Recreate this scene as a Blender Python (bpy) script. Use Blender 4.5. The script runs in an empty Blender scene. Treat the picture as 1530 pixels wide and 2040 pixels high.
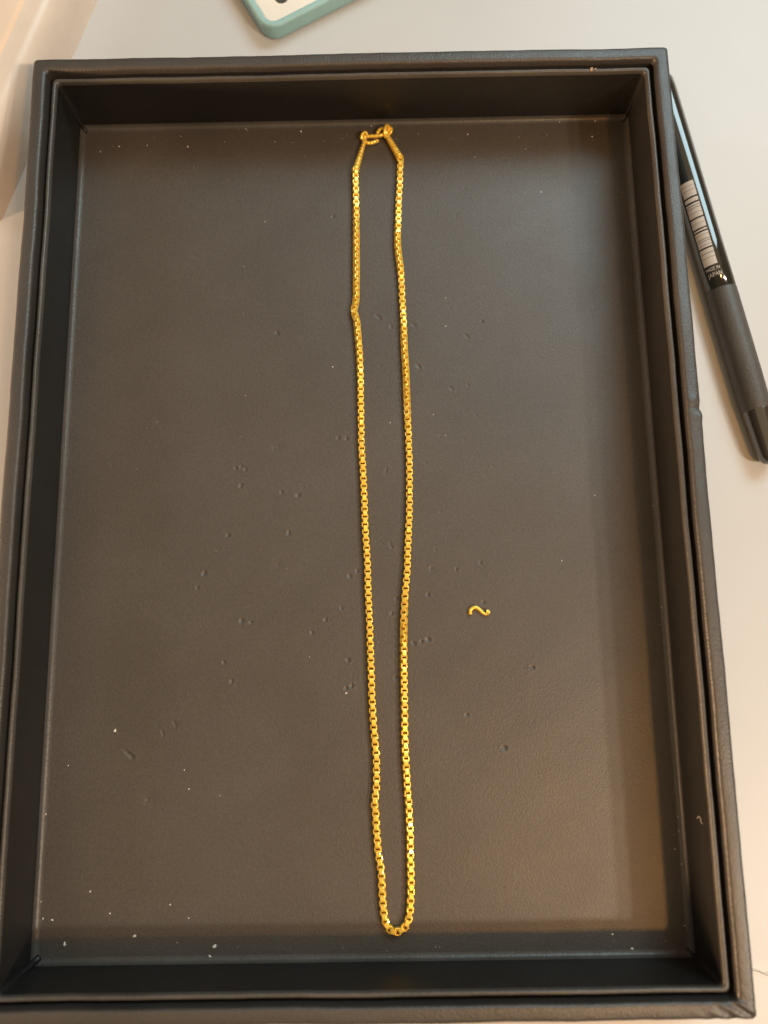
import bpy, bmesh, math, random
import numpy as np
from mathutils import Vector, Matrix

random.seed(7)
SC = bpy.context.scene
COL = SC.collection
MM = 0.001

# ------------------------------------------------------------------ camera
cam_d = bpy.data.cameras.new('camera')
cam = bpy.data.objects.new('camera', cam_d)
COL.objects.link(cam)
R = Matrix(((0.99983633, 0.01704294, 0.00607063),
            (-0.01572872, 0.98465158, -0.17382138),
            (-0.00893988, 0.17369744, 0.98475849)))
cam.matrix_world = Matrix.Translation((0.0108, -0.05029, 0.23308)) @ R.to_4x4()
cam_d.sensor_width = 36.0
cam_d.lens = 1505.98 / 2040 * 36
cam_d.clip_start = 0.005
cam_d.clip_end = 50
cam_d.dof.use_dof = True
cam_d.dof.focus_distance = 0.262
cam_d.dof.aperture_fstop = 6.8
SC.camera = cam

# ------------------------------------------------------------------ world and lamps (indoor, several room lamps and two added fills)
w = bpy.data.worlds.new('World')
SC.world = w
w.use_nodes = True
w.node_tree.nodes['Background'].inputs[0].default_value = (1.0, 0.62, 0.27, 1)
w.node_tree.nodes['Background'].inputs[1].default_value = 0.18
SC.view_settings.view_transform = 'Standard'
SC.view_settings.look = 'None'
SC.view_settings.exposure = 0.32
SC.view_settings.gamma = 1

def lamp(name, pos, target, size, power, color, shape='DISK', size_y=None):
    d = bpy.data.lights.new(name, 'AREA')
    d.shape = shape; d.size = size
    if size_y: d.size_y = size_y
    d.energy = power; d.color = color
    o = bpy.data.objects.new(name, d); COL.objects.link(o)
    o.location = pos
    o.rotation_euler = (Vector(pos)-Vector(target)).to_track_quat('Z', 'Y').to_euler()
    return o
lamp('desk_lamp', (0.245, -0.29, 0.55), (0, 0, 0), 0.038, 1.05, (1.000, 0.460, 0.125))
lamp('room_lamp', (0.80, -0.47, 0.80), (0, 0, 0), 0.055, 3.7, (1.0, 0.86, 0.70))
lamp('room_lamp', (0.66, -0.45, 0.80), (0, 0, 0), 0.055, 2.3, (1.0, 0.86, 0.70))
lamp('window_light', (0.74, 1.05, 1.22), (0, 0.05, 0), 0.9, 14.5, (0.682, 0.927, 1.000), 'RECTANGLE', 0.7)
lamp('wall_light', (-1.45, 0.70, 0.90), (0, 0, 0), 0.25, 1.8, (0.775, 0.825, 1.000))
lamp('left_fill', (-0.90, -0.25, 0.08), (-0.13, 0.08, -0.03), 0.10, 13.0, (1.0, 0.62, 0.34))  # added warm fill for the left table, low so tray walls block it
lamp('ceiling_fill', (0.0, 0.0, 1.8), (0, 0, 0), 2.5, 8.5, (1.0, 0.76, 0.47), 'SQUARE')  # added overhead fill for ceiling bounce, mainly to brighten the gold

# ------------------------------------------------------------------ helpers
def tag(o, label=None, cat=None, group=None, kind=None):
    if label: o['label'] = label
    if cat: o['category'] = cat
    if group: o['group'] = group
    if kind: o['kind'] = kind
    return o

def empty(name, loc=(0, 0, 0)):
    o = bpy.data.objects.new(name, None)
    o.empty_display_size = 0.01
    o.location = loc
    COL.objects.link(o)
    return o

def link(name, me, mat, parent=None, loc=None):
    o = bpy.data.objects.new(name, me)
    if mat: me.materials.append(mat)
    COL.objects.link(o)
    if parent: o.parent = parent
    if loc is not None: o.location = loc
    return o

def mesh_np(name, V, F, smooth=True):
    me = bpy.data.meshes.new(name)
    V = np.asarray(V, dtype=np.float32); F = np.asarray(F, dtype=np.int32)
    n = F.shape[1]
    me.vertices.add(len(V)); me.vertices.foreach_set('co', V.ravel())
    me.loops.add(F.size); me.loops.foreach_set('vertex_index', F.ravel())
    me.polygons.add(len(F))
    me.polygons.foreach_set('loop_start', np.arange(0, F.size, n, dtype=np.int32))
    me.update(calc_edges=True); me.validate()
    if smooth: me.polygons.foreach_set('use_smooth', np.ones(len(me.polygons), dtype=bool))
    return me

def mesh_py(name, V, F, smooth=True):
    me = bpy.data.meshes.new(name)
    me.from_pydata([tuple(v) for v in V], [], F); me.update()
    if smooth:
        for p in me.polygons: p.use_smooth = True
    return me

def smooth_path(P, n):
    """Catmull-Rom through the points, n samples per span."""
    P = [Vector(p) for p in P]
    Q = [P[0] * 2 - P[1]] + P + [P[-1] * 2 - P[-2]]
    out = []
    for i in range(1, len(Q) - 2):
        a, b, c, d = Q[i-1:i+3]
        for k in range(n):
            t = k / n
            out.append(0.5 * ((2*b) + (c-a)*t + (2*a-5*b+4*c-d)*t*t + (3*b-a-3*c+d)*t**3))
    out.append(P[-1])
    return out

def tube(P, radii, seg=10, closed=False, flat=1.0):
    """Round wire along a path (V, F); flat squashes it in z."""
    P = [Vector(p) for p in P]; n = len(P)
    if not hasattr(radii, '__len__'): radii = [radii] * n
    V, F = [], []
    N = None
    for i, p in enumerate(P):
        a = P[(i-1) % n] if (closed or i > 0) else p
        b = P[(i+1) % n] if (closed or i < n-1) else p
        t = (b - a).normalized()
        if N is None:
            N = Vector((0, 0, 1)).cross(t)
            if N.length < 1e-3: N = Vector((1, 0, 0)).cross(t)
        N = (N - t * N.dot(t)).normalized(); B = t.cross(N)
        for k in range(seg):
            th = 2 * math.pi * k / seg
            o = (N * math.cos(th) + B * math.sin(th)) * radii[i]
            o.z *= flat
            V.append(p + o)
    m = n if closed else n - 1
    for i in range(m):
        for k in range(seg):
            j = (i+1) % n
            F.append((i*seg+k, i*seg+(k+1) % seg, j*seg+(k+1) % seg, j*seg+k))
    if not closed:
        F.append(tuple(range(seg))[::-1]); F.append(tuple((n-1)*seg+k for k in range(seg)))
    return V, F

# ------------------------------------------------------------------ materials
def mat(name):
    m = bpy.data.materials.new(name); m.use_nodes = True
    nt = m.node_tree
    return m, nt, nt.nodes['Principled BSDF']

def nz(nt, scale, detail=3, rough=0.6, vec=None):
    n = nt.nodes.new('ShaderNodeTexNoise')
    n.inputs['Scale'].default_value = scale; n.inputs['Detail'].default_value = detail
    n.inputs['Roughness'].default_value = rough
    if vec: nt.links.new(vec, n.inputs['Vector'])
    return n

def ramp(nt, fac, a, b, p0=0.3, p1=0.7):
    r = nt.nodes.new('ShaderNodeValToRGB')
    r.color_ramp.elements[0].color = (*a, 1); r.color_ramp.elements[1].color = (*b, 1)
    r.color_ramp.elements[0].position = p0; r.color_ramp.elements[1].position = p1
    nt.links.new(fac, r.inputs['Fac'])
    return r

def obvec(nt):
    return nt.nodes.new('ShaderNodeTexCoord').outputs['Object']

def bump(nt, bs, h, strength, dist):
    b = nt.nodes.new('ShaderNodeBump')
    b.inputs['Strength'].default_value = strength; b.inputs['Distance'].default_value = dist
    nt.links.new(h, b.inputs['Height']); nt.links.new(b.outputs[0], bs.inputs['Normal'])
    return b

def leather(name, a, b, rough, spec, grain=0.35):
    m, nt, bs = mat(name)
    v = obvec(nt)
    big = nz(nt, 22, 4, 0.6, v)
    r = ramp(nt, big.outputs['Fac'], a, b)
    sp = ramp(nt, nz(nt, 1100, 3, 0.7, v).outputs['Fac'], (0.84, 0.84, 0.84), (1.16, 1.16, 1.16))
    mx = nt.nodes.new('ShaderNodeMix'); mx.data_type = 'RGBA'; mx.blend_type = 'MULTIPLY'
    mx.inputs['Factor'].default_value = 1.0
    nt.links.new(r.outputs[0], mx.inputs['A']); nt.links.new(sp.outputs[0], mx.inputs['B'])
    nt.links.new(mx.outputs['Result'], bs.inputs['Base Color'])
    bs.inputs['Specular IOR Level'].default_value = spec
    fine = nz(nt, 1900, 2, 0.6, v)
    vor = nt.nodes.new('ShaderNodeTexVoronoi'); vor.inputs['Scale'].default_value = 1300
    nt.links.new(v, vor.inputs['Vector'])
    add = nt.nodes.new('ShaderNodeMath'); add.operation = 'ADD'
    nt.links.new(fine.outputs['Fac'], add.inputs[0]); nt.links.new(vor.outputs['Distance'], add.inputs[1])
    bump(nt, bs, add.outputs[0], grain, 0.00016)
    rr = nz(nt, 60, 4, 0.6, v)
    mr = nt.nodes.new('ShaderNodeMapRange')
    mr.inputs['To Min'].default_value = rough - 0.06; mr.inputs['To Max'].default_value = rough + 0.08
    nt.links.new(rr.outputs['Fac'], mr.inputs['Value']); nt.links.new(mr.outputs[0], bs.inputs['Roughness'])
    return m

M_floor = leather('dark_leatherette_floor', (0.060, 0.049, 0.041), (0.074, 0.062, 0.053), 0.48, 0.66, 0.27)
M_rim = leather('dark_leatherette_rim', (0.030, 0.027, 0.025), (0.042, 0.038, 0.035), 0.46, 0.78, 0.40)
M_lip = leather('highlit_leatherette_lip', (0.048, 0.044, 0.040), (0.078, 0.072, 0.066), 0.40, 0.5, 0.30)  # paler leather: edge highlights of lip and floor fold are put into the colour
M_wall = leather('shaded_leatherette_liner', (0.009, 0.0088, 0.0084), (0.014, 0.0136, 0.013), 0.46, 0.45, 0.40)  # darker copy of the tray leather; shade of the inner walls is coloured in

M_table, nt, bs = mat('white_table_laminate')
v = obvec(nt)
r = ramp(nt, nz(nt, 9, 4, 0.6, v).outputs['Fac'], (0.520, 0.525, 0.534), (0.558, 0.563, 0.574))
nt.links.new(r.outputs[0], bs.inputs['Base Color'])
bs.inputs['Roughness'].default_value = 0.42
bump(nt, bs, nz(nt, 700, 3, 0.6, v).outputs['Fac'], 0.05, 0.0002)

M_gold, nt, bs = mat('polished_yellow_gold')
v = obvec(nt)
r = ramp(nt, nz(nt, 300, 2, 0.5, v).outputs['Fac'], (1.0, 0.62, 0.06), (1.0, 0.71, 0.13))
nt.links.new(r.outputs[0], bs.inputs['Base Color'])
bs.inputs['Metallic'].default_value = 0.46
bs.inputs['Coat Weight'].default_value = 0.6
bs.inputs['Coat Roughness'].default_value = 0.14
bs.inputs['Roughness'].default_value = 0.33
bump(nt, bs, nz(nt, 2200, 2, 0.6, v).outputs['Fac'], 0.25, 0.00015)

def plain(name, col, rough, spec=0.5, metallic=0.0, coat=0.0, grain=None):
    m, nt, bs = mat(name)
    v = obvec(nt)
    c2 = tuple(min(1, c * 1.12 + 0.004) for c in col)
    r = ramp(nt, nz(nt, 45, 4, 0.6, v).outputs['Fac'], col, c2)
    nt.links.new(r.outputs[0], bs.inputs['Base Color'])
    bs.inputs['Roughness'].default_value = rough
    bs.inputs['Specular IOR Level'].default_value = spec
    bs.inputs['Metallic'].default_value = metallic
    bs.inputs['Coat Weight'].default_value = coat
    if grain: bump(nt, bs, nz(nt, grain, 2, 0.6, v).outputs['Fac'], 0.7, 0.00025)
    return m
M_barrel = plain('glossy_black_plastic', (0.012, 0.014, 0.014), 0.10, 0.6, 0, 0.6)
M_grip = plain('black_rubber', (0.058, 0.053, 0.050), 0.50, 0.6, 0, 0, 900)
M_tip = plain('black_tip_plastic', (0.030, 0.026, 0.022), 0.16, 1.0, 0, 0.5)
M_print = plain('white_print', (0.54, 0.51, 0.49), 0.45)
M_printgrey = plain('grey_print', (0.20, 0.185, 0.175), 0.45)
M_teal = plain('teal_silicone', (0.28, 0.47, 0.48), 0.45)
M_face = plain('cream_plastic', (0.74, 0.72, 0.68), 0.30)
M_button = plain('dark_button', (0.05, 0.055, 0.055), 0.35)
M_white = plain('white_plastic', (0.62, 0.54, 0.47), 0.35)
M_dust = plain('pale_dust', (0.70, 0.66, 0.60), 0.8)
M_lint = plain('tan_lint', (0.30, 0.22, 0.13), 0.8)
M_thread = plain('dark_thread', (0.10, 0.07, 0.05), 0.7)

# ------------------------------------------------------------------ table
TZ = -0.034
bm = bmesh.new()
bmesh.ops.create_grid(bm, x_segments=8, y_segments=8, size=1.2)
me = bpy.data.meshes.new('table_top'); bm.to_mesh(me); bm.free()
tb = link('table_top', me, M_table, None, (0, 0, TZ))
tag(tb, 'white table top under the tray', None, None, 'structure')

# ------------------------------------------------------------------ jewellery tray
HW, HL = 111.54, 155.0        # outer half width, half length (mm)
def wav(x, y, k, ph):
    return (math.sin(x*k*1.00+ph)*math.sin(y*k*0.83+ph*1.7) + 0.6*math.sin(x*k*2.3+1.3*ph+y*k*1.9) + 0.4*math.sin(x*k*4.1-y*k*3.7+ph*2.1))

def frame_mesh(name, prof, rad, amp_u, amp_z, step=1.6, extra=None):
    """Sweep an (inset, z[, corner radius]) profile round the tray rectangle, mitred at the four corners."""
    ny = int(2*HL/step); nx = int(2*HW/step)
    V = []; NL = None
    rows = []
    for q, (u, z) in enumerate(prof):
        r = rad[q] if hasattr(rad, '__len__') else rad
        a, b = HW-u, HL-u
        loop = []
        cs = [((a-r, -b+r), -90), ((a-r, b-r), 0), ((-a+r, b-r), 90), ((-a+r, -b+r), 180)]
        for ci, ((cx, cy), a0) in enumerate(cs):
            for k in range(6):
                th = math.radians(a0 + 90*k/5)
                loop.append((cx + r*math.cos(th), cy + r*math.sin(th), math.cos(th), math.sin(th)))
            (nxt, _) = cs[(ci+1) % 4]
            th = math.radians(a0+90)
            sx, sy = cx + r*math.cos(th), cy + r*math.sin(th)
            ex, ey = nxt[0] + r*math.cos(th), nxt[1] + r*math.sin(th)
            m = ny if ci % 2 == 0 else nx
            for k in range(1, m):
                t = k/m
                loop.append((sx+(ex-sx)*t, sy+(ey-sy)*t, math.cos(th), math.sin(th)))
        row = []
        for (x, y, nx_, ny_) in loop:
            du = amp_u * wav(x, y, 0.045, 1.0) + amp_u*0.35*wav(x, y, 0.21, 2.2)
            dz = amp_z * wav(x+3, y-7, 0.05, 2.7) + amp_z*0.35*wav(x, y, 0.26, 0.6)
            if z < -20: du = dz = 0
            p = [x + nx_*du, y + ny_*du, z + dz]
            if extra: p = extra(p, u, z)
            row.append(p)
        rows.append(row)
    n = len(rows[0])
    V = np.array(rows).reshape(-1, 3) * MM
    F = []
    for q in range(len(prof)-1):
        i = np.arange(n); j = (i+1) % n
        F.append(np.stack([q*n+i, q*n+j, (q+1)*n+j, (q+1)*n+i], 1))
    return mesh_np(name, V, np.concatenate(F))

def arc(cu, cz, r, a0, a1, n):
    return [(cu + r*math.cos(math.radians(a0+(a1-a0)*k/n)), cz + r*math.sin(math.radians(a0+(a1-a0)*k/n))) for k in range(n+1)]

tray = empty('jewellery_tray', (0, 0, TZ))
tag(tray, 'large black leatherette jewellery tray with a stepped rim holding the gold chain', 'tray')

def rim_extra(p, u, z):
    x, y, zz = p
    if x > 100 and z > -8:                       # torn nick in the covering of the right edge
        for (cx, cy, r, h) in ((110.6, 23.2, 1.5, -0.75), (109.2, 25.6, 1.3, 0.45), (110.8, 20.6, 1.6, 0.35), (107.8, 25.2, 0.9, 0.4)):
            e = math.exp(-((x-cx)**2 + ((y-cy)*1.2)**2)/(r*r))
            zz += h*e
            if u < 1.5: x += h*0.7*e
    if x > 88 and y < -138 and z > -8:           # pulled folds of the covering at one corner
        d = (x-98) + (y+150)*0.7
        g = math.exp(-(((x-105)/7)**2 + ((y+152)/5)**2))
        zz += 0.45*g*math.sin((x*0.9 + y*1.5)*1.25)
    return [x, y, zz]

prof = [(0.4, -34.0), (0.15, -20.0), (0.0, -6.0), (0.0, -3.0)] + arc(1.3, -1.3, 1.3, 180, 90, 5) + \
       [(2.0, 0.05), (3.0, 0.06)] + arc(3.75, -1.1, 1.1, 90, 0, 5) + [(4.87, -3.0), (4.9, -8.0)]
rim = link('rim', frame_mesh('rim', prof, 1.3, 0.12, 0.07, 1.4, rim_extra), M_rim, tray, (0, 0, -TZ))
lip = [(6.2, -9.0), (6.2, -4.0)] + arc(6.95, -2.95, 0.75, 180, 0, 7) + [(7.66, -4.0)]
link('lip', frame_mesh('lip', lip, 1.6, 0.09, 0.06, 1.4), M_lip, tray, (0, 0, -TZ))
prof = [(7.6, -3.95), (7.6, -5.0), (7.2, -14.0), (6.75, -22.0)] + \
       [(6.55, -26.2)]
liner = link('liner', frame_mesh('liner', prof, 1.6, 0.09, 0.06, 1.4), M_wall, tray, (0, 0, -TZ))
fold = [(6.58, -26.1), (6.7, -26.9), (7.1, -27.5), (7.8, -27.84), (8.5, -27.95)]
link('edge_fold', frame_mesh('edge_fold', fold, 1.6, 0, 0, 1.4), M_lip, tray, (0, 0, -TZ))  # light caught by the floor fillet is given by the paler colour
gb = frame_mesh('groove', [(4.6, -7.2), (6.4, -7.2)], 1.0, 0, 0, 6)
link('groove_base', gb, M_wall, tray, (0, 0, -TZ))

CH= [(0.32, 127.42), (0.4, 121.55), (0.5, 116.35), (0.53, 102.37), (0.41, 86.03), (0.28, 76.3), (0.01, 73.15), (-0.65, 70.62), (-0.21, 68.85), (0.37,
66.49), (0.89, 59.3), (1.26, 52.75), (1.46, 44.18), (1.53, 33.63), (1.57, 23.05), (1.63, 17.35), (1.94, 13.33), (2.03, 10.06), (2.21, 5.18), (2.47,
-3.07), (2.55, -8.23), (2.78, -13.87), (3.21, -21.57), (3.28, -27.12), (3.31, -32.28), (3.54, -37.41), (3.77, -45.88), (3.91, -52.58), (4.07, -62.52),
(4.31, -69.9), (4.51, -73.96), (4.66, -76.39), (5.02, -81.86), (5.34, -85.22), (5.41, -89.99), (5.26, -95.67), (4.92, -99.11), (4.62, -101.3), (4.96,
-103.17), (4.99, -105.65), (5.24, -111.21), (5.65, -116.58), (6.16, -119.33), (6.54, -122.06), (6.6, -124.63), (6.7, -127.5), (6.96, -132.74), (7.27,
-135.42), (7.9, -137.8), (9.46, -139.67), (11.77, -139.92), (13.88, -138.47), (15.05, -136.11), (15.42, -133.74), (15.69, -130.91), (15.89, -128.22),
(15.92, -123.1), (15.85, -117.48), (15.91, -111.97), (15.81, -106.58), (15.68, -100.98), (15.45, -98.17), (15.28, -92.82), (15.03, -89.65), (14.91,
-84.24), (14.86, -78.79), (14.95, -72.82), (14.93, -67.28), (14.96, -57.41), (15.12, -49.41), (15.36, -42.86), (15.89, -34.88), (16.6, -27.51),
(16.92, -24.75), (17.25, -17.1), (17.6, -11.49), (17.98, -6.01), (18.23, 1.66), (18.38, 7.23), (18.46, 14.86), (18.35, 17.78), (18.37, 23.11), (18.28,
28.29), (18.18, 30.9), (18.11, 34.45), (18.0, 39.33), (17.89, 46.52), (17.71, 51.48), (17.55, 55.32), (17.43, 61.3), (17.38, 66.16), (17.28, 68.3),
(17.17, 73.6), (17.11, 77.94), (16.94, 81.71), (16.77, 85.49), (16.45, 89.7), (16.09, 92.52), (15.83, 96.36), (15.89, 100.62), (16.1, 104.69), (16.6,
114.35), (17.05, 120.77), (17.36, 127.26), (17.63, 131.04)]
DENTS= [(-8.1, 109.3, 0.71, 0), (8.1, 68.7, 1.61, -40), (12.9, 65.1, 1.25, -85), (21.1, 65.3, 1.25, -20), (40.3, 60.6, 1.43, -45), (22.4, 49.4, 1.43,
-45), (34.0, 40.8, 1.25, -45), (40.2, 42.0, 0.89, -60), (-29.3, 63.0, 1.43, 10), (-6.7, 23.0, 0.89, 0), (-3.8, 22.6, 0.71, 20), (-28.9, 20.1, 2.14,
0), (-43.1, 12.4, 0.71, 0), (-41.3, 13.0, 0.71, 30), (-39.7, 12.0, 0.71, 0), (-41.2, 6.2, 1.07, 0), (-26.8, 3.6, 0.89, 0), (-21.0, 2.4, 1.25, 0),
(10.1, 10.6, 1.43, 75), (-45.5, -11.6, 1.07, 60), (-24.2, -11.1, 1.07, 80), (-28.4, -22.1, 2.5, 60), (-53.4, -24.7, 1.25, 70), (-55.5, -29.8, 0.89,
0), (-3.1, -26.4, 0.71, 0), (-0.5, -24.9, 0.71, 0), (11.3, -16.0, 1.43, -60), (26.9, -17.8, 0.89, -60), (33.9, -24.7, 0.71, 0), (42.3, -22.6, 0.71,
0), (25.4, -24.6, 1.43, 0), (23.9, -33.4, 0.89, -30), (-5.8, -37.4, 0.71, 0), (-11.5, -41.4, 0.71, 0), (-16.0, -45.7, 0.54, 0), (11.2, -39.5, 0.89,
0), (13.2, -34.4, 0.89, 0), (18.7, -49.8, 1.07, -30), (23.5, -48.5, 1.25, 0), (21.3, -49.2, 0.71, 30), (-3.7, -55.0, 1.07, 0), (-4.6, -64.4, 0.71, 0),
(-2.7, -63.5, 1.07, 60), (12.4, -61.1, 1.07, 70), (-40.1, -41.3, 1.25, 0), (-46.0, -55.3, 0.71, 0), (-43.3, -61.5, 1.07, 80), (-62.1, -75.0, 1.43,
-65), (-66.0, -77.9, 1.43, -70), (-77.2, -84.5, 2.5, -40), (-69.6, -99.1, 2.86, -35), (-87.4, 82.7, 5.36, 0), (47.9, -84.4, 1.25, 0), (58.4, -58.4,
1.07, 0), (35.8, -73.7, 0.89, 0), (42.8, -36.3, 0.71, 0), (-37.0, -41.8, 0.89, 0), (46.2, 66.2, 0.71, 0)]
SP= [(-20.4, 145.2, 0.54), (-64.0, 139.7, 0.43), (-79.7, 140.5, 0.27), (-90.5, 140.3, 0.43), (-97.6, 138.3, 0.36), (-41.7, 146.8, 0.36), (6.7, 147.6,
0.45), (43.7, 142.5, 0.36), (70.5, 117.6, 0.39), (91.3, 140.5, 0.46), (92.8, 148.3, 0.45), (79.1, 148.4, 0.45), (-4.5, -65.9, 0.46), (33.2, 75.5,
0.27), (-8.6, 49.6, 0.32), (32.9, 64.5, 0.29), (11.9, 28.2, 0.3), (31.5, 23.2, 0.23), (27.4, 30.9, 0.23), (-40.2, 39.4, 0.25), (-41.5, 89.6, 0.23),
(-97.1, -87.9, 0.29), (-104.3, -103.2, 0.36), (-56.7, -96.0, 0.36), (-58.4, -89.9, 0.29), (-87.7, -127.1, 0.36), (-61.7, -131.4, 0.34), (-81.0,
-133.8, 0.36), (-55.6, -135.5, 0.32), (-104.4, -129.9, 0.36), (-99.5, -135.5, 0.45), (-102.5, -135.0, 0.32), (-33.9, 107.6, 0.23), (104.9, 95.2,
0.29), (105.5, 93.0, 0.25), (105.8, 72.1, 0.29), (104.1, -3.7, 0.36), (105.5, -3.2, 0.32), (105.3, -19.5, 0.32), (105.3, -39.0, 0.32), (103.6, -106.8,
0.36), (104.9, -111.2, 0.36), (104.2, -121.3, 0.36), (101.8, -116.8, 0.29), (102.9, -139.7, 0.36), (79.8, -142.0, 0.43), (83.3, 0.4, 0.29), (70.4,
-22.4, 0.27)]
BIG= [(-82.0, -76.9, 0.71), (-47.1, -144.1, 0.82), (-48.5, -147.9, 0.71), (-72.8, -140.6, 0.71), (-95.1, -142.7, 0.71), (85.7, -146.3, 0.57)]

# floor: one fine sheet with every dent and scratch pressed into it
S = 0.42
xs = np.arange(-104.0, 104.0+S, S); ys = np.arange(-147.4, 147.4+S, S)
X, Y = np.meshgrid(xs, ys)
Z = np.full_like(X, -28.0)
Z += 0.05*np.sin(X*0.05+1)*np.sin(Y*0.041) + 0.03*np.sin(X*0.11+Y*0.07) + 0.02*np.sin(X*0.23-Y*0.31+1.0)
def press(cx, cy, r, ang, depth, el=1.0, rim=0.15):
    depth *= 1.1
    a = math.radians(ang)
    m = (np.abs(X-cx) < 4*r+1) & (np.abs(Y-cy) < 4*r+1)
    dx, dy = X[m]-cx, Y[m]-cy
    t = dx*math.cos(a)+dy*math.sin(a); s = -dx*math.sin(a)+dy*math.cos(a)
    e = (t/r)**2 + (s/(r/el))**2
    Z[m] += -depth*np.exp(-e**1.5) + depth*rim*np.exp(-((np.sqrt(e)-1.6)**2)*3)
rng = random.Random(3)
for (cx, cy, r, a) in DENTS:
    if a in (-40, -20, -45, 75, -85, -60, -65, -70):
        r *= 0.85
        press(cx, cy, r, a, 0.30, 3.6)
        ca, sa = math.cos(math.radians(a)), math.sin(math.radians(a))
        press(cx+ca*r*0.7, cy+sa*r*0.7, r*0.5, a+rng.uniform(-15, 15), 0.22, 2.2)
    elif r > 4: pass
    elif r > 1.3:
        press(cx, cy, r*0.9, a, 0.12, 1.3, 0)
        for k in range(3): press(cx+rng.uniform(-.4, .4)*r, cy+rng.uniform(-.4, .4)*r, rng.uniform(.4, .6), rng.uniform(-80, 80), rng.uniform(0.1, 0.25), rng.uniform(1, 2))
    else:
        press(cx, cy, max(0.6, r*0.7), a, 0.38, 1.3)
        press(cx+rng.uniform(-.5, .5), cy+rng.uniform(-.5, .5), 0.45, rng.uniform(-80, 80), 0.26, 1.6)
        if r > 0.8: press(cx+rng.uniform(-1, 1), cy+rng.uniform(-1, 1), 0.5, rng.uniform(-80, 80), -0.12, 1.5, 0)
for k in range(150):
    press(rng.gauss(0, 42), rng.gauss(-5, 60), rng.uniform(0.4, 0.7), rng.uniform(-80, 80), rng.uniform(0.03, 0.10), rng.uniform(1, 2.5))
ny_, nx_ = X.shape
V = np.stack([X.ravel(), Y.ravel(), Z.ravel()], 1)*MM
I = np.arange((ny_-1)*(nx_-1)); rr_, cc_ = I//(nx_-1), I % (nx_-1)
b0 = rr_*nx_+cc_
F = np.stack([b0, b0+1, b0+nx_+1, b0+nx_], 1)
link('floor_pad', mesh_np('floor_pad', V, F), M_floor, tray, (0, 0, -TZ))

# folded seams of the covering in the four inner corners
for (sx, sy, r) in ((-1, 1, 0.7), (1, 1, 0.5), (1, -1, 0.5), (-1, -1, 1.1)):
    P = [(sx*(HW-7.6), sy*(HL-7.6), -3.2), (sx*(HW-7.5), sy*(HL-7.5), -12), (sx*(HW-7.3), sy*(HL-7.3), -20),
         (sx*(HW-7.4), sy*(HL-7.4), -26), (sx*(HW-8.6), sy*(HL-8.6), -27.9)]
    P = smooth_path([[c*MM for c in p] for p in P], 5)
    rad = [MM*r*(0.35+0.65*min(1, i/(len(P)*0.6))) for i in range(len(P))]
    V, F = tube(P, rad, 8)
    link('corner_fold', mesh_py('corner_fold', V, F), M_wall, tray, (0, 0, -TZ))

# ------------------------------------------------------------------ necklace
FZ = -0.028
neck = empty('gold_necklace', (0.010, 0, FZ))
tag(neck, 'long thin gold box chain necklace laid in a narrow loop down the black tray', 'necklace')
NO = Vector(neck.location)

def link_mesh():
    """One box-chain link: a rounded square ring of flat wire, ring axis along local z."""
    W, L, hgt, th, c = 1.17, 1.14, 0.76, 0.40, 0.20
    def rr(w, l, r, n=3):
        out = []
        for (sx, sy, a0) in ((1, -1, -90), (1, 1, 0), (-1, 1, 90), (-1, -1, 180)):
            for k in range(n):
                a = math.radians(a0 + 90*k/(n-1))
                out.append((sx*(w-r)+r*math.cos(a), sy*(l-r)+r*math.sin(a)))
        return out
    rings = [(0, hgt-c), (c*0.3, hgt-c*0.3), (c, hgt), (th, hgt), (th, -hgt), (c, -hgt), (c*0.3, -hgt+c*0.3), (0, -hgt+c)]
    V, F = [], []
    for (ins, z) in rings:
        r = max(0.12, 0.62-ins)
        for (x, y) in rr(W-ins, L-ins, r): V.append((x*MM, y*MM, z*MM))
    n = len(V)//len(rings); m = len(rings)
    for q in range(m):
        for k in range(n):
            F.append((q*n+k, q*n+(k+1) % n, ((q+1) % m)*n+(k+1) % n, ((q+1) % m)*n+k))
    me = mesh_py('chain_link', V, F, False)
    return me
LM = link_mesh()
LM.materials.append(M_gold)

P = [Vector((a, b, 0)) for a, b in CH]
cum = [0]
for i in range(1, len(P)): cum.append(cum[-1] + (P[i]-P[i-1]).length)
total = cum[-1]
def at(s):
    s = max(0, min(total, s))
    for i in range(1, len(P)):
        if cum[i] >= s:
            t = (s-cum[i-1])/(cum[i]-cum[i-1])
            return P[i-1].lerp(P[i], t)
    return P[-1]
def pos(s):
    return (at(s-0.7)+at(s)*2+at(s+0.7))/4
ROLL = [(0, 25), (12, 10), (22, 38), (34, 48), (50, 44), (56, 62), (64, 40), (74, 30), (84, 8), (96, 3), (122, 2), (200, -2), (225, 0),
        (229, -14), (234, -2), (262, -6), (273, 0), (285, -8), (300, -14), (330, -12), (350, -14), (360, -22), (366, -50), (373, -70), (382, -86),
        (392, -90), (430, -90), (436, -84), (441, -70), (450, -50), (470, -40), (478, -24), (484, -4), (490, 6), (497, -18), (503, -42), (513, -30), (524, -8), (543, -4)]
def roll(s):
    for (a, ra), (b, rb) in zip(ROLL, ROLL[1:]):
        if a <= s <= b: return ra+(rb-ra)*(s-a)/(b-a)
    return 0
STEP = 1.362
N = int(total/STEP)
rng = random.Random(11)
links = []
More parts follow.
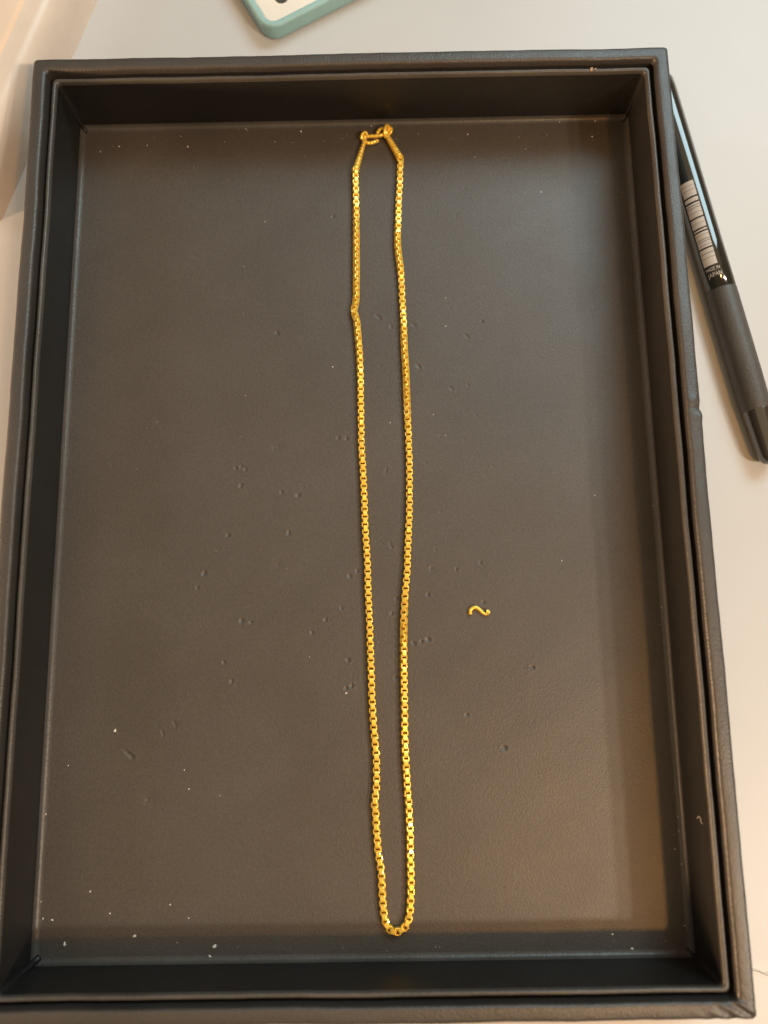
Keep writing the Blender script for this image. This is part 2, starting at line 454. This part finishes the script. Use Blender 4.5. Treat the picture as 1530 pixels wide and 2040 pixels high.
for i in range(N+1):
    s = i*total/N
    p = pos(s); t = (pos(s+0.5)-pos(s-0.5)).normalized()
    ra = math.radians(roll(s) + 90*(i % 2) + rng.uniform(-7, 7))
    lift = 1.20 + 0.36*abs(math.sin(2*math.radians(roll(s))))
    yv = Vector((t.x, t.y, rng.uniform(-0.11, 0.11))).normalized()
    xv = yv.cross(Vector((0, 0, 1))).normalized(); zv = xv.cross(yv)
    x2 = xv*math.cos(ra)+zv*math.sin(ra); z2 = -xv*math.sin(ra)+zv*math.cos(ra)
    M = Matrix((x2, yv, z2)).transposed().to_4x4()
    M.translation = Vector((p.x*MM, p.y*MM, FZ+lift*MM+rng.uniform(-0.03, 0.03)*MM))
    links.append((p.y, M))
order = sorted(range(len(links)), key=lambda k: links[k][0])
near = set(order[:300])
first = bpy.data.objects.new('chain_link', LM)
for n_, k in enumerate(sorted(near)):
    o = first if n_ == 0 else first.copy()
    COL.objects.link(o); o.parent = neck
    o.matrix_basis = Matrix.Translation(-NO) @ links[k][1]
V, F = [], []
lv = [v.co.copy() for v in LM.vertices]; lf = [tuple(p.vertices) for p in LM.polygons]
for k in range(len(links)):
    if k in near: continue
    o = len(V); V += [links[k][1] @ v for v in lv]; F += [tuple(i+o for i in f) for f in lf]
far = link('far_chain_links', mesh_py('far_chain_links', [v-NO for v in V], F, False), M_gold, neck)
far['kind'] = 'stuff'

def path_mm(P, z0):
    return [Vector((x*MM, y*MM, FZ+(z0+z)*MM))-NO for x, y, z in P]
# end caps: tapered sleeves with a wound surface
def end_cap(a, b, r0, r1):
    a, b = Vector(a), Vector(b); n = 34
    P = [a.lerp(b, k/n) for k in range(n+1)]
    rad = []
    for k in range(n+1):
        t = k/n
        r = r0+(r1-r0)*t**0.9
        if t < 0.10: r += 0.12*(1 if k % 2 else 0.6)
        r *= 1 + 0.09*math.sin(k*1.9)
        rad.append(r*MM)
    V, F = tube(path_mm([tuple(p) for p in P], 0), rad, 12)
    me = mesh_py('end_cap', V, F, False)
    return link('end_cap', me, M_gold, neck)
end_cap((0.35, 126.9, 1.25), (4.2, 140.3, 1.3), 1.30, 0.72)
end_cap((17.5, 131.9, 1.3), (12.5, 141.8, 1.5), 1.38, 1.0)
def ring(c, ax1, ax2, r1, r2, wr, nm='jump_ring'):
    c, ax1, ax2 = Vector(c), Vector(ax1).normalized(), Vector(ax2).normalized()
    P = [c+ax1*math.cos(2*math.pi*k/24)*r1+ax2*math.sin(2*math.pi*k/24)*r2 for k in range(24)]
    V, F = tube(path_mm([tuple(p) for p in P], 0), wr*MM, 8, True)
    return link(nm, mesh_py(nm, V, F), M_gold, neck)
ring((12.55, 143.0, 2.0), (0.25, 0.95, 0.25), (-0.5, 0, 1), 2.1, 1.5, 0.66)
ring((13.6, 143.6, 1.4), (0.1, 1, 0), (0.8, 0, 0.6), 1.3, 1.0, 0.6)
ring((3.9, 141.5, 1.6), (0.55, 0.85, 0.2), (-0.7, 0.3, 0.7), 1.5, 1.0, 0.55)
HK = smooth_path([(9.2, 143.3, 1.2), (10.0, 144.2, 1.5), (11.6, 144.3, 2.0), (12.6, 142.9, 2.2), (11.2, 141.7, 2.0), (8.6, 141.3, 1.8), (6.1, 141.3, 1.7),
                  (4.0, 141.2, 1.6), (3.6, 140.0, 1.4), (4.9, 139.0, 1.2), (6.4, 138.9, 1.1), (8.6, 139.6, 1.1)], 6)
V, F = tube(path_mm([tuple(p) for p in HK], 0), [MM*(0.74+0.06*math.sin(i*1.7)) for i in range(len(HK))], 10)
link('hook_clasp', mesh_py('hook_clasp', V, F), M_gold, neck)
for nm, c, r in (('hook_ball', (9.1, 143.1, 1.2), 0.85), ('hook_ball', (8.9, 139.7, 1.1), 0.7), ('hook_ball', (2.7, 141.2, 1.3), 0.65)):
    b_ = bmesh.new(); bmesh.ops.create_uvsphere(b_, u_segments=14, v_segments=8, radius=r*MM)
    for f in b_.faces: f.smooth = True
    me = bpy.data.meshes.new(nm); b_.to_mesh(me); b_.free()
    link(nm, me, M_gold, neck, path_mm([c], 0)[0])

# ------------------------------------------------------------------ loose broken hook
lh = [(38.1, -40.35), (38.1, -39.3), (38.6, -38.4), (39.8, -37.95), (40.8, -38.35), (41.7, -39.15), (42.5, -39.9), (43.4, -40.3), (44.15, -40.0), (44.1, -39.45), (43.5, -39.35)]
hp = smooth_path([((x-41)*MM, (y+39)*MM, 0.62*MM + (0.25*MM if i > 7 else 0)) for i, (x, y) in enumerate(lh)], 5)
n = len(hp)
V, F = tube(hp, [MM*(0.66 if i < n*0.55 else (0.54 if i < n*0.8 else 0.76)) for i in range(n)], 10)
hk = link('gold_hook', mesh_py('gold_hook', V, F), M_gold, None, (0.041, -0.039, FZ))
tag(hk, 'tiny loose gold S shaped wire hook lying on the tray floor right of the chain', 'hook')

# ------------------------------------------------------------------ pen
PR = 5.3
pen = empty('pen', (142.55*MM, 35.0*MM, TZ))
pen.rotation_euler = (0, 0, math.atan2(0.18, 0.984))
tag(pen, 'black ballpoint pen with rubber grip and barcode lying beside the right edge of the tray', 'pen')
def lathe(name, prof, m, seg=48, smooth=True):
    V, F = [], []
    for (y, r) in prof:
        for k in range(seg):
            a = 2*math.pi*k/seg
            V.append((r*MM*math.sin(a), y*MM, PR*MM + r*MM*math.cos(a)))
    for q in range(len(prof)-1):
        for k in range(seg):
            F.append((q*seg+k, (q+1)*seg+k, (q+1)*seg+(k+1) % seg, q*seg+(k+1) % seg))
    F.append(tuple(range(seg))); F.append(tuple((len(prof)-1)*seg+k for k in range(seg))[::-1])
    me = mesh_py(name, V, F, smooth)
    return link(name, me, m, pen)
lathe('barrel', [(42.5, 5.0), (42.6, 5.28), (60, 5.3), (100, 5.3), (126, 5.28), (130, 5.15), (131.4, 4.6), (131.6, 3.2), (132, 3.1), (138.5, 3.0), (139.4, 2.6), (139.7, 1.6)], M_barrel)
lathe('grip', [(-4.6, 4.7), (-4.55, 5.0), (-4.2, 5.12), (0, 5.2), (10, 5.3), (30, 5.36), (41.6, 5.36), (42.3, 5.3), (42.45, 5.1)], M_grip)
lathe('tip', [(-24.4, 1.2), (-24.0, 2.4), (-23.2, 3.3), (-21.5, 3.9), (-18, 4.2), (-12, 4.55), (-7, 4.8), (-4.7, 4.92), (-4.3, 4.9)], M_tip)
def patch(y0, y1, a0, a1, r, n=10):
    V, F = [], []
    for k in range(n+1):
        a = math.radians(a0+(a1-a0)*k/n)
        for y in (y0, y1): V.append((r*MM*math.sin(a), y*MM, PR*MM+r*MM*math.cos(a)))
    for k in range(n): F.append((2*k, 2*k+1, 2*k+3, 2*k+2))
    return V, F
def join(parts):
    V, F = [], []
    for v, f in parts:
        o = len(V); V += v; F += [tuple(i+o for i in q) for q in f]
    return V, F
LY1, LY0 = 85.2, 51.2
cuts = [(0.05, .006), (0.10, .006), (0.185, .020), (0.25, .020), (0.286, .010), (0.314, .010), (0.37, .006), (0.435, .018), (0.50, .006), (0.564, .017), (0.60, .017), (0.64, .006), (0.693, .010), (0.718, .010), (0.76, .006), (0.798, .018), (0.857, .010), (0.91, .006)]
y = 0; parts = []
for c, wd in cuts + [(1.0, 0.0)]:
    a, b = y, c-wd/2
    parts.append(patch(LY1-(LY1-LY0)*b, LY1-(LY1-LY0)*a, -66, -12, PR+0.03))
    y = c+wd/2
V, F = join(parts)
link('barcode', mesh_py('barcode', V, F), M_print, pen)
parts = [patch(LY1-(LY1-LY0)*(c+wd/2), LY1-(LY1-LY0)*(c-wd/2), -66, -12, PR+0.03) for c, wd in cuts if wd < .012]
V, F = join(parts)
link('barcode_line', mesh_py('barcode_line', V, F), M_printgrey, pen)
def lettering(txt, size, y, a_left, width):
    cu = bpy.data.curves.new('lettering', 'FONT'); cu.body = txt; cu.size = size
    cu.align_x = 'LEFT'
    o = bpy.data.objects.new('tmp', cu); COL.objects.link(o)
    dg = bpy.context.evaluated_depsgraph_get(); dg.update()
    me = bpy.data.meshes.new_from_object(o.evaluated_get(dg))
    bpy.data.objects.remove(o); bpy.data.curves.remove(cu)
    xs_ = [v.co.x for v in me.vertices]; x0, x1 = min(xs_), max(xs_)
    for v in me.vertices:
        q = (v.co.x-x0)/(x1-x0)*width
        a = math.radians(a_left) + q/PR
        v.co = ((PR+0.03)*MM*math.sin(a), (y+v.co.y)*MM, PR*MM+(PR+0.03)*MM*math.cos(a))
    return link('lettering', me, M_print, pen)
lettering('MADE IN', 1.9, 49.0, -62, 4.9)
lettering('JAPAN', 2.2, 46.7, -60, 5.0)

# ------------------------------------------------------------------ phone in a teal case
ph = empty('phone', (-33.9*MM, 188.2*MM, TZ))
ex = Vector((0.872, 0.49, 0)); ey = Vector((-0.49, 0.872, 0))
ph.rotation_euler = (0, 0, math.atan2(0.49, 0.872))
tag(ph, 'pale phone in a teal bumper case lying behind the tray', 'phone')
def rrect(w, h, r, n=7):
    out = []
    for (cx, cy, a0) in ((w-r, r, -90), (w-r, h-r, 0), (r, h-r, 90), (r, r, 180)):
        for k in range(n):
            a = math.radians(a0+90*k/(n-1)); out.append((cx+r*math.cos(a), cy+r*math.sin(a)))
    return out
def slab(name, w, h, r, prof, m, parent, cap=True):
    V, F = [], []
    for (ins, z) in prof:
        for (x, y) in rrect(w-2*ins, h-2*ins, max(0.3, r-ins)): V.append(((x+ins)*MM, (y+ins)*MM, z*MM))
    n = len(V)//len(prof)
    for q in range(len(prof)-1):
        for k in range(n): F.append((q*n+k, q*n+(k+1) % n, (q+1)*n+(k+1) % n, (q+1)*n+k))
    if cap: F.append(tuple((len(prof)-1)*n+k for k in range(n)))
    return link(name, mesh_py(name, V, F), m, parent)
slab('case', 68, 138, 6.5, [(1.2, 0), (0.3, 0.8), (0, 2), (0, 5.6)] + [(1.0-math.cos(math.radians(a))*1.0, 6.2+math.sin(math.radians(a))*1.2) for a in (0, 30, 60, 90)] +
     [(2.2, 7.5), (2.7, 7.1), (2.8, 5.5)], M_teal, ph, False)
slab('face', 68, 138, 6.5, [(2.75, 5.0), (2.75, 6.6), (3.0, 6.9), (3.4, 6.95)], M_face, ph)
b_ = bmesh.new(); bmesh.ops.create_cone(b_, cap_ends=True, segments=32, radius1=2.7*MM, radius2=2.5*MM, depth=0.5*MM)
me = bpy.data.meshes.new('button'); b_.to_mesh(me); b_.free()
link('button', me, M_button, ph, (12.6*MM, 11.0*MM, 7.1*MM))

# ------------------------------------------------------------------ white box at the left
BA = math.radians(-18.4)
wb = slab('white_box', 120, 150, 3.0, [(0.0, 0), (0.0, 1), (0.5, 11.0), (1.0, 14.5), (1.9, 17.4), (3.3, 19.6), (5.2, 20.8), (6.8, 21.0), (9.6, 21.0), (10.4, 21.5), (11.2, 21.5), (12.0, 20.8), (14.0, 20.4)], M_white, None)
wb.rotation_euler = (0, 0, BA)
# its near right foot stands at this point of the table
wb.location = Vector((-0.1373, 0.1126, TZ)) - Matrix.Rotation(BA, 3, 'Z') @ Vector((0.120, 0.0, 0))
tag(wb, 'white box with a rounded raised rim beside the far left corner of the tray', 'box')

# ------------------------------------------------------------------ small bits
V, F = tube(smooth_path([(-4*MM, 1.2*MM, 0.5*MM), (0, 0, 0.9*MM), (1.4*MM, -0.35*MM, 1.0*MM), (4.2*MM, -1.5*MM, 0.9*MM), (4.9*MM, -1.3*MM, 0.7*MM), (7*MM, -1.2*MM, 0.5*MM)], 5), 0.09*MM, 6)
th = link('thread', mesh_py('thread', V, F), M_thread, None, (125.8*MM, -155.1*MM, TZ))
tag(th, 'fine dark thread on the table by the lower right corner of the tray', 'thread')
V, F = tube(smooth_path([(-1.4*MM, 0.9*MM, 0), (-0.9*MM, 1.6*MM, 0.5*MM), (-0.5*MM, 0.8*MM, 0.3*MM), (-0.2*MM, -0.4*MM, 0.1*MM), (1.2*MM, -0.9*MM, 0.3*MM)], 5), 0.07*MM, 6)
lf_ = link('lint_fibre', mesh_py('lint_fibre', V, F), M_dust, None, (104.1*MM, -104.3*MM, -9.5*MM))
tag(lf_, 'curled pale lint fibre stuck on the right inner wall of the tray', 'lint')
def flake(r, rg):
    V, F = [], []
    n = 6
    for z, s in ((0, 1.0), (0.35*r, 0.85), (0.55*r, 0.35)):
        for k in range(n):
            a = 2*math.pi*k/n
            q = r*s*rg.uniform(0.7, 1.15)
            V.append(Vector((q*math.cos(a)*1.25, q*math.sin(a)*0.8, z)))
    for l in range(2):
        for k in range(n): F.append((l*n+k, l*n+(k+1) % n, (l+1)*n+(k+1) % n, (l+1)*n+k))
    F.append(tuple(2*n+k for k in range(n)))
    rot = Matrix.Rotation(rg.uniform(0, 3), 3, 'Z')
    return [rot @ v for v in V], F
rg = random.Random(5)
def floor_z(x, y):
    i = int(round((y+147.4)/S)); j = int(round((x+104.0)/S))
    if 0 <= i < ny_ and 0 <= j < nx_: return Z[i, j]
    return -27.95
parts = []
small = list(SP)
for k in range(20): small.append((rg.uniform(-100, 100), rg.gauss(-145, 1.6), rg.uniform(0.1, 0.2)))
for k in range(30): small.append((rg.gauss(104, 0.9), rg.uniform(-140, 120), rg.uniform(0.1, 0.2)))
for k in range(26): small.append((rg.uniform(-100, 100), rg.uniform(130, 147), rg.uniform(0.1, 0.22)))
for k in range(26): small.append((rg.uniform(-100, 100), rg.uniform(-140, 130), rg.uniform(0.08, 0.18)))
for (x, y, r) in small:
    x = max(-103.5, min(103.5, x)); y = max(-146.8, min(147.0, y))
    V, F = flake(r*0.72, rg)
    parts.append(([Vector(((x+v.x)*MM, (y+v.y)*MM, (floor_z(x, y)+v.z+0.01)*MM)) for v in V], F))
V, F = join(parts)
ds = link('fine_dust', mesh_py('fine_dust', V, F, False), M_dust)
tag(ds, 'fine pale dust scattered over the tray floor', None, None, 'stuff')
SPECKS = ['white dust speck alone on the left of the tray floor, beside the lower chain half',
          'white dust speck near the bottom wall, upper one of a close pair',
          'white dust speck touching the bottom wall, lower one of a close pair',
          'white dust speck on the shadow edge left of the close pair by the bottom wall',
          'white dust speck nearest the bottom left corner of the tray floor',
          'white dust speck near the bottom right corner of the tray floor']
for k, (x, y, r) in enumerate(BIG):
    y = max(y, -146.8)
    V, F = flake(r*0.78, rg)
    o = link('dust_speck', mesh_py('dust_speck', [v*MM for v in V], F, False), M_dust, None, (x*MM, y*MM, (floor_z(x, y)+0.01)*MM))
    tag(o, SPECKS[k], 'dust speck', 'white dust specks on the tray floor')
V, F = flake(0.75, rg); V2, F2 = flake(0.5, rg)
V, F = join([(V, F), ([v+Vector((1.3, 0.1, 0)) for v in V2], F2)])
o = link('lint_crumb', mesh_py('lint_crumb', [v*MM for v in V], F, False), M_lint, None, (84.7*MM, 147.9*MM, -2.2*MM))
tag(o, 'pale crumb of lint caught on the inner lip at the far side of the tray', 'lint')
